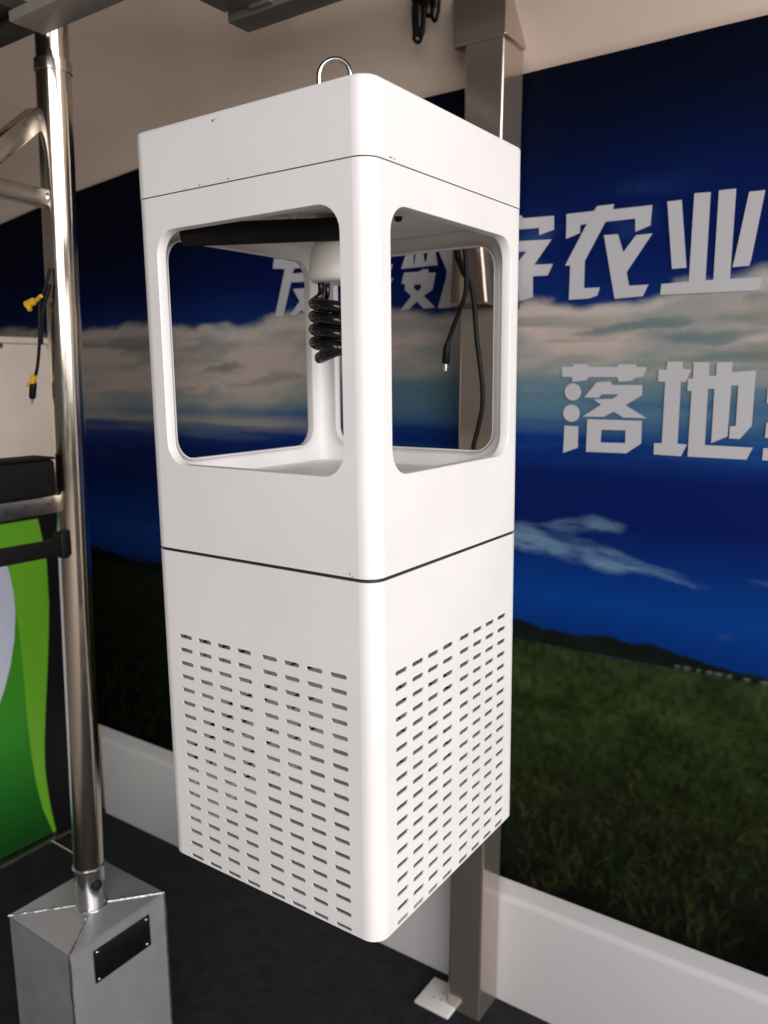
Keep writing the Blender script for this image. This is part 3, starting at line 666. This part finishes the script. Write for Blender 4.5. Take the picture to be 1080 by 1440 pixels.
bm = bmesh.new(); prism(bm, (-0.185, -0.06, -0.1655, -0.1605, 1.628), (-0.185, -0.06, -0.1655, -0.1605, 1.650), .001)
obj('bracket_plate', bm, M['dull_steel'], col_o)

# cables hanging behind the cabinet in front of the post
def at_o(s, n, z, o): return L(s - o[0], n - o[1], z - o[2])
oc = (-0.02, -0.3, 1.60)
t1 = thing('plug_cable', 'black cable ending in a silver tipped barrel plug, seen through the right window', 'cable', *oc)
bm = bmesh.new(); p = smoothpath([at_o(*v, oc) for v in ((-0.012, -.30, 1.645), (-0.006, -.296, 1.60), (-0.0035, -.294, 1.575), (0.0005, -.292, 1.545), (-0.002, -.294, 1.515), (-0.015, -.298, 1.488), (-0.028, -.30, 1.462), (-0.0345, -.30, 1.445))], 8)
tube(bm, p, 0.0034, 10); obj('cable', bm, M['cable'], t1, smooth=60)
bm = bmesh.new(); tube(bm, [at_o(*v, oc) for v in ((-0.0335, -.30, 1.449), (-0.0345, -.30, 1.443), (-0.036, -.30, 1.437), (-0.0375, -.30, 1.418), (-0.0378, -.30, 1.4165))], [.0035, .005, .0058, .0060, .0045], 14)
plug = obj('plug_body', bm, M['cable'], t1, smooth=60)
bm = bmesh.new(); tube(bm, [at_o(*v, oc) for v in ((-0.0378, -.30, 1.4168), (-0.0385, -.30, 1.4065))], 0.0031, 12)
obj('plug_tip', bm, M['zinc'], plug, smooth=60)
t2 = thing('power_cable', 'long black cable curving down in front of the steel post behind the cabinet', 'cable', *oc)
bm = bmesh.new(); p = smoothpath([at_o(*v, oc) for v in ((-0.030, -.315, 1.645), (-0.025, -.312, 1.59), (-0.021, -.31, 1.568), (-0.011, -.309, 1.545), (0.0005, -.309, 1.52), (0.005, -.309, 1.495), (0.0085, -.309, 1.455), (0.0145, -.309, 1.415), (0.019, -.309, 1.38), (0.0185, -.309, 1.35), (0.011, -.309, 1.318), (0.005, -.308, 1.29), (0.004, -.306, 1.24), (0.02, -.30, 1.15))], 8)
tube(bm, p, 0.0036, 10); obj('cable', bm, M['cable'], t2, smooth=60)
bm = bmesh.new(); tube(bm, smoothpath([at_o(*v, oc) for v in ((-0.028, -.311, 1.60), (-0.0225, -.306, 1.57), (-0.015, -.305, 1.555), (-0.0085, -.305, 1.54))], 6), [.0045] * 18 + [.0038], 10)
obj('cable_sleeve', bm, M['cable'], t2, smooth=60)

# bundle of black cable looped at the top of the post
ob = (-0.27, -0.62, 2.05)
tb = thing('cable_bundle', 'black cable bundle hanging in loops beside the top of the post', 'cable bundle', *ob)
for i, (ds, dn, zb_, w) in enumerate(((-0.016, 0.0, 2.012, .012), (-0.010, .01, 2.020, .010), (0.003, -.008, 2.055, .011), (0.012, .006, 2.048, .012), (0.020, .0, 2.040, .009), (-0.004, .012, 2.016, .009), (0.008, .014, 2.062, .012))):
    bm = bmesh.new(); pp = []
    for j in range(15):
        a = PI + PI * j / 14; pp.append(at_o(-0.27 + ds + w * math.cos(a) * (1 + .1 * math.sin(j)), -0.62 + dn + .004 * math.cos(a), zb_ + .012 + .016 * math.sin(a), ob))
    lift = [pp[0] + Vector((-.002, 0, d)) for d in (.30, .18, .06)]; tail = [pp[-1] + Vector((.002, .002, d)) for d in (.06, .18, .30)]
    tube(bm, smoothpath(lift + pp + tail, 3), 0.0034, 9)
    obj('loop', bm, M['cable'], tb, smooth=60)
bm = bmesh.new(); tube(bm, [at_o(-.272, -.614, 2.075, ob), at_o(-.272, -.614, 2.09, ob)], .021, 16)
obj('tie', bm, M['cable'], tb, smooth=60)

# socket plate on the floor
os_ = (-0.255, -0.652, 0.0)
sk = thing('floor_socket', 'white square socket plate lying on the dark floor by the post foot', 'socket', *os_)
bm = bmesh.new(); box(bm, -0.044, 0.044, -0.0445, 0.0445, 0.0, 0.009, 0.003, 3)
plate = obj('face_plate', bm, M['socket'], sk, smooth=50)
plate_holes = ((0.006, 0.010, .0035, .0011, .9), (0.0, -0.010, .003, .0010, 2.2), (0.018, -0.010, .003, .0010, -2.2), (-0.012, 0.012, .003, .001, 0.2))
for s, n, a, b_, r in plate_holes:
    bm = bmesh.new(); box(bm, -a, a, -b_, b_, 0.0085, 0.0094)
    bmesh.ops.rotate(bm, verts=bm.verts[:], cent=(0, 0, 0), matrix=Matrix.Rotation(r, 3, 'Z')); bmesh.ops.translate(bm, verts=bm.verts[:], vec=(s, -n, 0))
    obj('socket_slot', bm, M['slot'], plate)

# ================================================================== TALL POLE on a welded base (left)
ol = (-0.70, -0.075, 0.0)
st = thing('lamp_pole', 'tall polished round steel pole on a welded metal box base, left of the cabinet', 'pole', *ol)
hb = 0.40; ap = 0.492
bs0, bs1, bn0, bn1 = -0.796, -0.606, -0.181, 0.030
ax = lambda zz: (-0.690 + (zz - 0.45) * 0.052, -0.075)          # the pole leans a touch to the right
bm = bmesh.new()
pl = lambda s, n, zz: at_o(s, n, zz, ol)
b4 = [bm.verts.new(pl(*c, 0.0)) for c in ((bs0, bn0), (bs1, bn0), (bs1, bn1), (bs0, bn1))]
t4 = [bm.verts.new(pl(*c, hb)) for c in ((bs0, bn0), (bs1, bn0), (bs1, bn1), (bs0, bn1))]
for i in range(4): bm.faces.new((b4[i], b4[(i + 1) % 4], t4[(i + 1) % 4], t4[i]))
bm.faces.new(b4[::-1])
bmesh.ops.bevel(bm, geom=[e_ for e_ in bm.edges if abs(e_.verts[0].co.z - e_.verts[1].co.z) > .1], offset=.004, segments=2, profile=.5, affect='EDGES')
base = obj('base_box', bm, M['base_metal'], st, smooth='weighted')
# lid of four welded triangular plates, almost flat, with a short neck for the pole
axs, axn = ax(ap); hr = 0.0280; apl = hb + 0.007
rim = [(bs0, bn0), (bs1, bn0), (bs1, bn1), (bs0, bn1)]; top = [(axs - hr * .6, axn - hr * .6), (axs + hr * .6, axn - hr * .6), (axs + hr * .6, axn + hr * .6), (axs - hr * .6, axn + hr * .6)]
for i in range(4):
    j = (i + 1) % 4; bm = bmesh.new()
    q = [pl(*rim[i], hb + .0005), pl(*rim[j], hb + .0005), pl(*top[j], apl), pl(*top[i], apl)]
    lo_ = [bm.verts.new(v) for v in q]; hi_ = [bm.verts.new(v + Vector((0, 0, .003))) for v in q]
    bm.faces.new(lo_[::-1]); bm.faces.new(hi_)
    for k in range(4): bm.faces.new((lo_[k], lo_[(k + 1) % 4], hi_[(k + 1) % 4], hi_[k]))
    obj('lid_plate', bm, M['base_metal'], base, smooth=None)
bm = bmesh.new(); tube(bm, [pl(axs, axn, hb + .002), pl(axs, axn, ap)], .0278, 40); obj('neck', bm, M['neck_metal'], base, smooth=60)
rnd = random.Random(5)
def weld(p, q, r, m=28):
    bm = bmesh.new(); pp = [Vector(p).lerp(Vector(q), i / m) + Vector((rnd.uniform(-1, 1), rnd.uniform(-1, 1), rnd.uniform(-.6, .6))) * r * .25 for i in range(m + 1)]
    tube(bm, pp, [r * rnd.uniform(.65, 1.25) for _ in pp], 8); return obj('weld_seam', bm, M['weld'], base, smooth=80)
for i in range(4): weld(pl(*rim[i], hb + .0035), pl(*top[i], apl + .003), .0026)
for c in rim[1:3]: weld(pl(c[0], c[1], .02), pl(c[0], c[1], hb), .0022)
bm = bmesh.new(); m_ = 36
for zz_, rw in ((ap, .0016), (apl + .003, .0026)):
    bm = bmesh.new(); pp = [pl(axs + .0278 * math.cos(2 * PI * i / m_), axn + .0278 * math.sin(2 * PI * i / m_), zz_ + rnd.uniform(-.0008, .0008)) for i in range(m_ + 1)]
    tube(bm, pp, [rw * rnd.uniform(.7, 1.3) for _ in pp], 8, cap=False); obj('weld_ring', bm, M['weld'], base, smooth=80)
# name plate with rivets on the right side of the base
bm = bmesh.new(); box(bm, bs1 - ol[0] + .0005, bs1 - ol[0] + .003, -0.141 - ol[1], -0.0165 - ol[1], .316, .3815, .0006)
npl = obj('name_plate', bm, M['plate_black'], base)
for n_, z_ in ((-0.024, .376), (-0.133, .3745), (-0.132, .323), (-0.024, .3215)):
    bm = bmesh.new(); bmesh.ops.create_uvsphere(bm, u_segments=12, v_segments=8, radius=.0032, matrix=Matrix.Translation(at_o(bs1 + .003, n_, z_, ol)) @ Matrix.Diagonal((.6, 1, 1, 1)))
    obj('rivet', bm, M['zinc'], npl, smooth=80)
# rubber plug and bolt
bm = bmesh.new(); d = L(.985, .17, 0).normalized(); c = pl(axs, axn, 0.462) + d * .0275
tube(bm, [c - d * .006, c + d * .004, c + d * .006], [.0098, .0098, .0080], 20); obj('rubber_plug', bm, M['black_plastic'], base, smooth=50)
bm = bmesh.new(); tube(bm, [pl(-0.805, -.075, .500), pl(-0.70, -.075, .497)], .0022, 10); obj('bolt', bm, M['zinc'], base, smooth=60)
# the pole
bm = bmesh.new(); pp = []; rr = []
for i in range(25):
    zz = ap - .01 + (1.885 - ap + .01) * i / 24; s_, n_ = ax(zz); pp.append(pl(s_, n_, zz)); rr.append(.0272 - .0006 * i / 24)
tube(bm, pp, rr, 48); pole = obj('pole_tube', bm, M['steel'], st, smooth=60)
bm = bmesh.new(); tube(bm, [pl(*ax(1.886), 1.886), pl(*ax(2.45), 2.45)], .0252, 40); obj('pole_extension', bm, M['steel'], pole, smooth=60)
bm = bmesh.new(); tube(bm, [pl(*ax(1.870), 1.872), pl(*ax(1.888), 1.888)], .0285, 40); obj('joint_sleeve', bm, M['steel'], pole, smooth=60)
# side frame welded to the pole, running towards the entrance
def bar_(name, a, b, w, h, m, parent=st, bev=.002):
    a, b = pl(*a), pl(*b); d = (b - a); ln = d.length; t = bmesh.new(); bmesh.ops.create_cube(t, size=1)
    for v in t.verts: v.co = Vector((v.co.x * w, v.co.y * ln, v.co.z * h))
    bmesh.ops.bevel(t, geom=t.edges[:], offset=bev, segments=2, profile=.5, affect='EDGES')
    t.transform(Matrix.Translation((a + b) / 2) @ d.to_track_quat('Y', 'Z').to_matrix().to_4x4())
    return obj(name, t, m, parent, smooth=40)
bar_('frame_tube', (-0.628, -0.052, 1.683), (-0.612, 0.42, 1.70), .022, .026, M['dull_steel'])
bar_('brace', (-0.634, -0.053, 1.806), (-0.602, 0.075, 1.702), .026, .029, M['dull_steel'])
bar_('frame_tube', (-0.661, -0.052, 1.192), (-0.668, 0.42, 1.19), .024, .030, M['dull_steel'])
bar_('lower_bar', (-0.648, -0.056, 1.118), (-0.678, 0.42, 1.118), .024, .026, M['black_plastic'])
for c in ((-0.624, -0.050, 1.683), (-0.630, -0.049, 1.80)):
    bm = bmesh.new(); bmesh.ops.create_icosphere(bm, subdivisions=2, radius=.0125, matrix=Matrix.Translation(pl(*c)) @ Matrix.Diagonal((.9, .5, 1.0, 1)))
    for v in bm.verts: v.co += Vector((rnd.uniform(-1, 1), rnd.uniform(-1, 1), rnd.uniform(-1, 1))) * .0012
    obj('weld_bead', bm, M['weld'], pole, smooth=80)
bm = bmesh.new(); box(bm, -0.655 - ol[0], -0.630 - ol[0], -0.05 - ol[1], -0.035 - ol[1], 1.10, 1.145, .003); obj('clamp_block', bm, M['black_plastic'], pole, smooth=50)
# solar panel overhead at the pole, seen from below
bm = bmesh.new(); box(bm, -1.40 - ol[0], -0.545 - ol[0], -0.012 - ol[1], 0.62 - ol[1], 1.912, 1.93, .002); sp_ = obj('solar_panel', bm, M['panel_back'], st)
bm = bmesh.new(); box(bm, -0.553 - ol[0], -0.10 - ol[0], -0.022 - ol[1], 0.033 - ol[1], 1.896, 1.911, .002); obj('panel_frame', bm, M['alu'], sp_)
bm = bmesh.new(); box(bm, -1.40 - ol[0], -0.556 - ol[0], -0.016 - ol[1], 0.02 - ol[1], 1.899, 1.9115, .002); obj('panel_frame', bm, M['panel_back'], sp_)
# control box held on the lower bars
oc2 = (-0.66, 0.16, 1.2095)
cb = thing('control_box', 'black plastic control box resting on the left side frame', 'box', *oc2)
bm = bmesh.new(); box(bm, -0.03, 0.03, -0.195, 0.2, 0.0, 0.06, .006, 3); obj('case', bm, M['black_plastic'], cb, smooth=50)
bm = bmesh.new(); box(bm, -0.031, 0.031, -0.196, 0.201, 0.0605, 0.0645, .002); obj('lid', bm, M['black_plastic'], cb, smooth=50)

# cable with yellow ties hanging from the pole
ok = (-0.63, -0.03, 1.53)
ty = thing('tied_cable', 'short black cable with yellow ties and a plug dangling from the left pole', 'cable', *ok)
bm = bmesh.new(); p = smoothpath([at_o(*v, ok) for v in ((-0.618, -.045, 1.575), (-0.622, -.036, 1.545), (-0.631, -.03, 1.52), (-0.633, -.028, 1.49), (-0.637, -.028, 1.46), (-0.650, -.03, 1.425), (-0.661, -.03, 1.402))], 7)
tube(bm, p, 0.0026, 9); obj('cable', bm, M['cable'], ty, smooth=60)
bm = bmesh.new(); p = smoothpath([at_o(*v, ok) for v in ((-0.620, -.043, 1.55), (-0.632, -.035, 1.51), (-0.640, -.034, 1.475), (-0.636, -.03, 1.458))], 7)
tube(bm, p, 0.0036, 9); obj('cable', bm, M['cable'], ty, smooth=60)
bm = bmesh.new(); tube(bm, [at_o(*v, ok) for v in ((-0.665, -.03, 1.398), (-0.6675, -.03, 1.393), (-0.673, -.03, 1.372), (-0.6738, -.03, 1.369))], [.0035, .0058, .0056, .004], 12); pb_ = obj('plug_body', bm, M['cable'], ty, smooth=60)
bm = bmesh.new(); tube(bm, [at_o(*v, ok) for v in ((-0.6738, -.03, 1.369), (-0.676, -.03, 1.361))], .002, 10); obj('plug_tip', bm, M['zinc'], pb_, smooth=60)
def yel(parts):
    bm = bmesh.new()
    for a, b, r in parts: tube(bm, [at_o(*a, ok), at_o(*b, ok)], r, 8)
    obj('yellow_tie', bm, M['yellow'], ty, smooth=40)
yel([((-0.619, -.026, 1.531), (-0.640, -.026, 1.522), .0032), ((-0.640, -.026, 1.524), (-0.655, -.022, 1.519), .0062), ((-0.652, -.022, 1.517), (-0.646, -.022, 1.511), .004)])
yel([((-0.657, -.0265, 1.407), (-0.6645, -.0265, 1.396), .0046), ((-0.662, -.026, 1.398), (-0.676, -.024, 1.391), .0026)])

# ================================================================== DISPLAY STAND at the left, square to the wall
KS = -1.58
od = (KS, -0.40, 0.0)
ks = thing('display_stand', 'black display stand with a cream upper board and green poster, square to the wall', 'display stand', *od)
kp = lambda s, n, zz: at_o(s, n, zz, od)
bm = bmesh.new(); box(bm, -0.05, 0.0, -0.722 + .4, 0.62 + .4, 0.0, 1.158, .002); obj('board', bm, M['kiosk_black'], ks)
bm = bmesh.new(); box(bm, -0.07, 0.002, -0.725 + .4, 0.62 + .4, 1.1585, 1.50, .003); up_ = obj('upper_board', bm, M['cream_board'], ks)
bm = bmesh.new(); box(bm, -0.09, 0.014, -0.768 + .4 + .0285, 0.63 + .4, 1.5005, 1.518, .003); obj('top_lip', bm, M['cream_board'], up_)
for n_ in (-0.50, -0.66):
    bm = bmesh.new(); box(bm, 0.0025, 0.007, n_ + .4 - .012, n_ + .4 + .012, 1.487, 1.4995, .001)
    obj('clip', bm, M['dull_steel'], up_)
def sheet(name, pts, off, m, parent=ks):
    bm = bmesh.new(); a = [bm.verts.new(kp(KS + off, n, zz)) for n, zz in pts]; bmesh.ops.triangle_fill(bm, use_beauty=True, edges=[bm.edges.new((a[i], a[(i + 1) % len(a)])) for i in range(len(a))])
    bmesh.ops.recalc_face_normals(bm, faces=bm.faces[:])
    for f in bm.faces:
        if f.normal.x < 0: f.normal_flip()
    return obj(name, bm, m, parent, smooth=None, recalc=False)
edge_r = [(-.575, 1.0), (-.583, .95), (-.592, .867), (-.588, .738), (-.578, .64), (-.566, .544), (-.55, .43), (-.537, .328), (-.531, .25), (-.532, .191), (-.538, .11), (-.549, .023)]
pst = sheet('poster', [(.55, 1.0)] + edge_r + [(.55, .023)], .0015, M['green'])
rib_l = [(-.478, .86), (-.485, .74), (-.488, .67), (-.490, .55), (-.488, .45), (-.489, .369), (-.492, .29), (-.499, .20), (-.513, .11), (-.54, .022)]
sheet('poster_ribbon', edge_r[2:] + rib_l[::-1] + [(-.47, .9), (-.46, 1.0)] + edge_r[:2], .0030, M['lime'], pst)
sheet('poster_panel', [(-.445, .96), (-.463, .90), (-.474, .86), (-.481, .80), (-.481, .74), (-.470, .661), (-.452, .59), (-.427, .524), (-.40, .47), (-.2, .2), (.2, .1), (.5, .3), (.5, .96)], .0045, M['white_print'], pst)
bm = bmesh.new(); box(bm, 0.001, 0.03, -0.60 + .4, 0.62 + .4, 0.0, 0.018, .003); obj('base_rail', bm, M['dull_steel'], ks)

# ================================================================== OVERHEAD RACK
orr = (-0.30, -0.42, 2.05)
rk = thing('overhead_rack', 'grey rail rack overhead at the top edge, above and behind the cabinet', 'rack', *orr)
ro = lambda a: a
bm = bmesh.new(); box(bm, -0.585 + .3, 0.05 + .3, -0.485 + .42, -0.43 + .42, 0.0, 0.03, .002); obj('rail', bm, M['rack'], rk)
bm = bmesh.new(); box(bm, -0.580 + .3, -0.47 + .3, -0.418 + .42, 0.12 + .42, 0.012, 0.04, .002); obj('rail', bm, M['rack'], rk)
bm = bmesh.new(); box(bm, -0.52 + .3, -0.47 + .3, -0.4285 + .42, -0.4185 + .42, 0.005, 0.035); obj('joint', bm, M['rack'], rk)
for s_ in (-0.50, -0.02):
    bm = bmesh.new(); box(bm, s_ - .01 + .3, s_ + .01 + .3, -0.47 + .42, -0.45 + .42, 0.0305, 0.405, .002); obj('hanger', bm, M['rack'], rk)
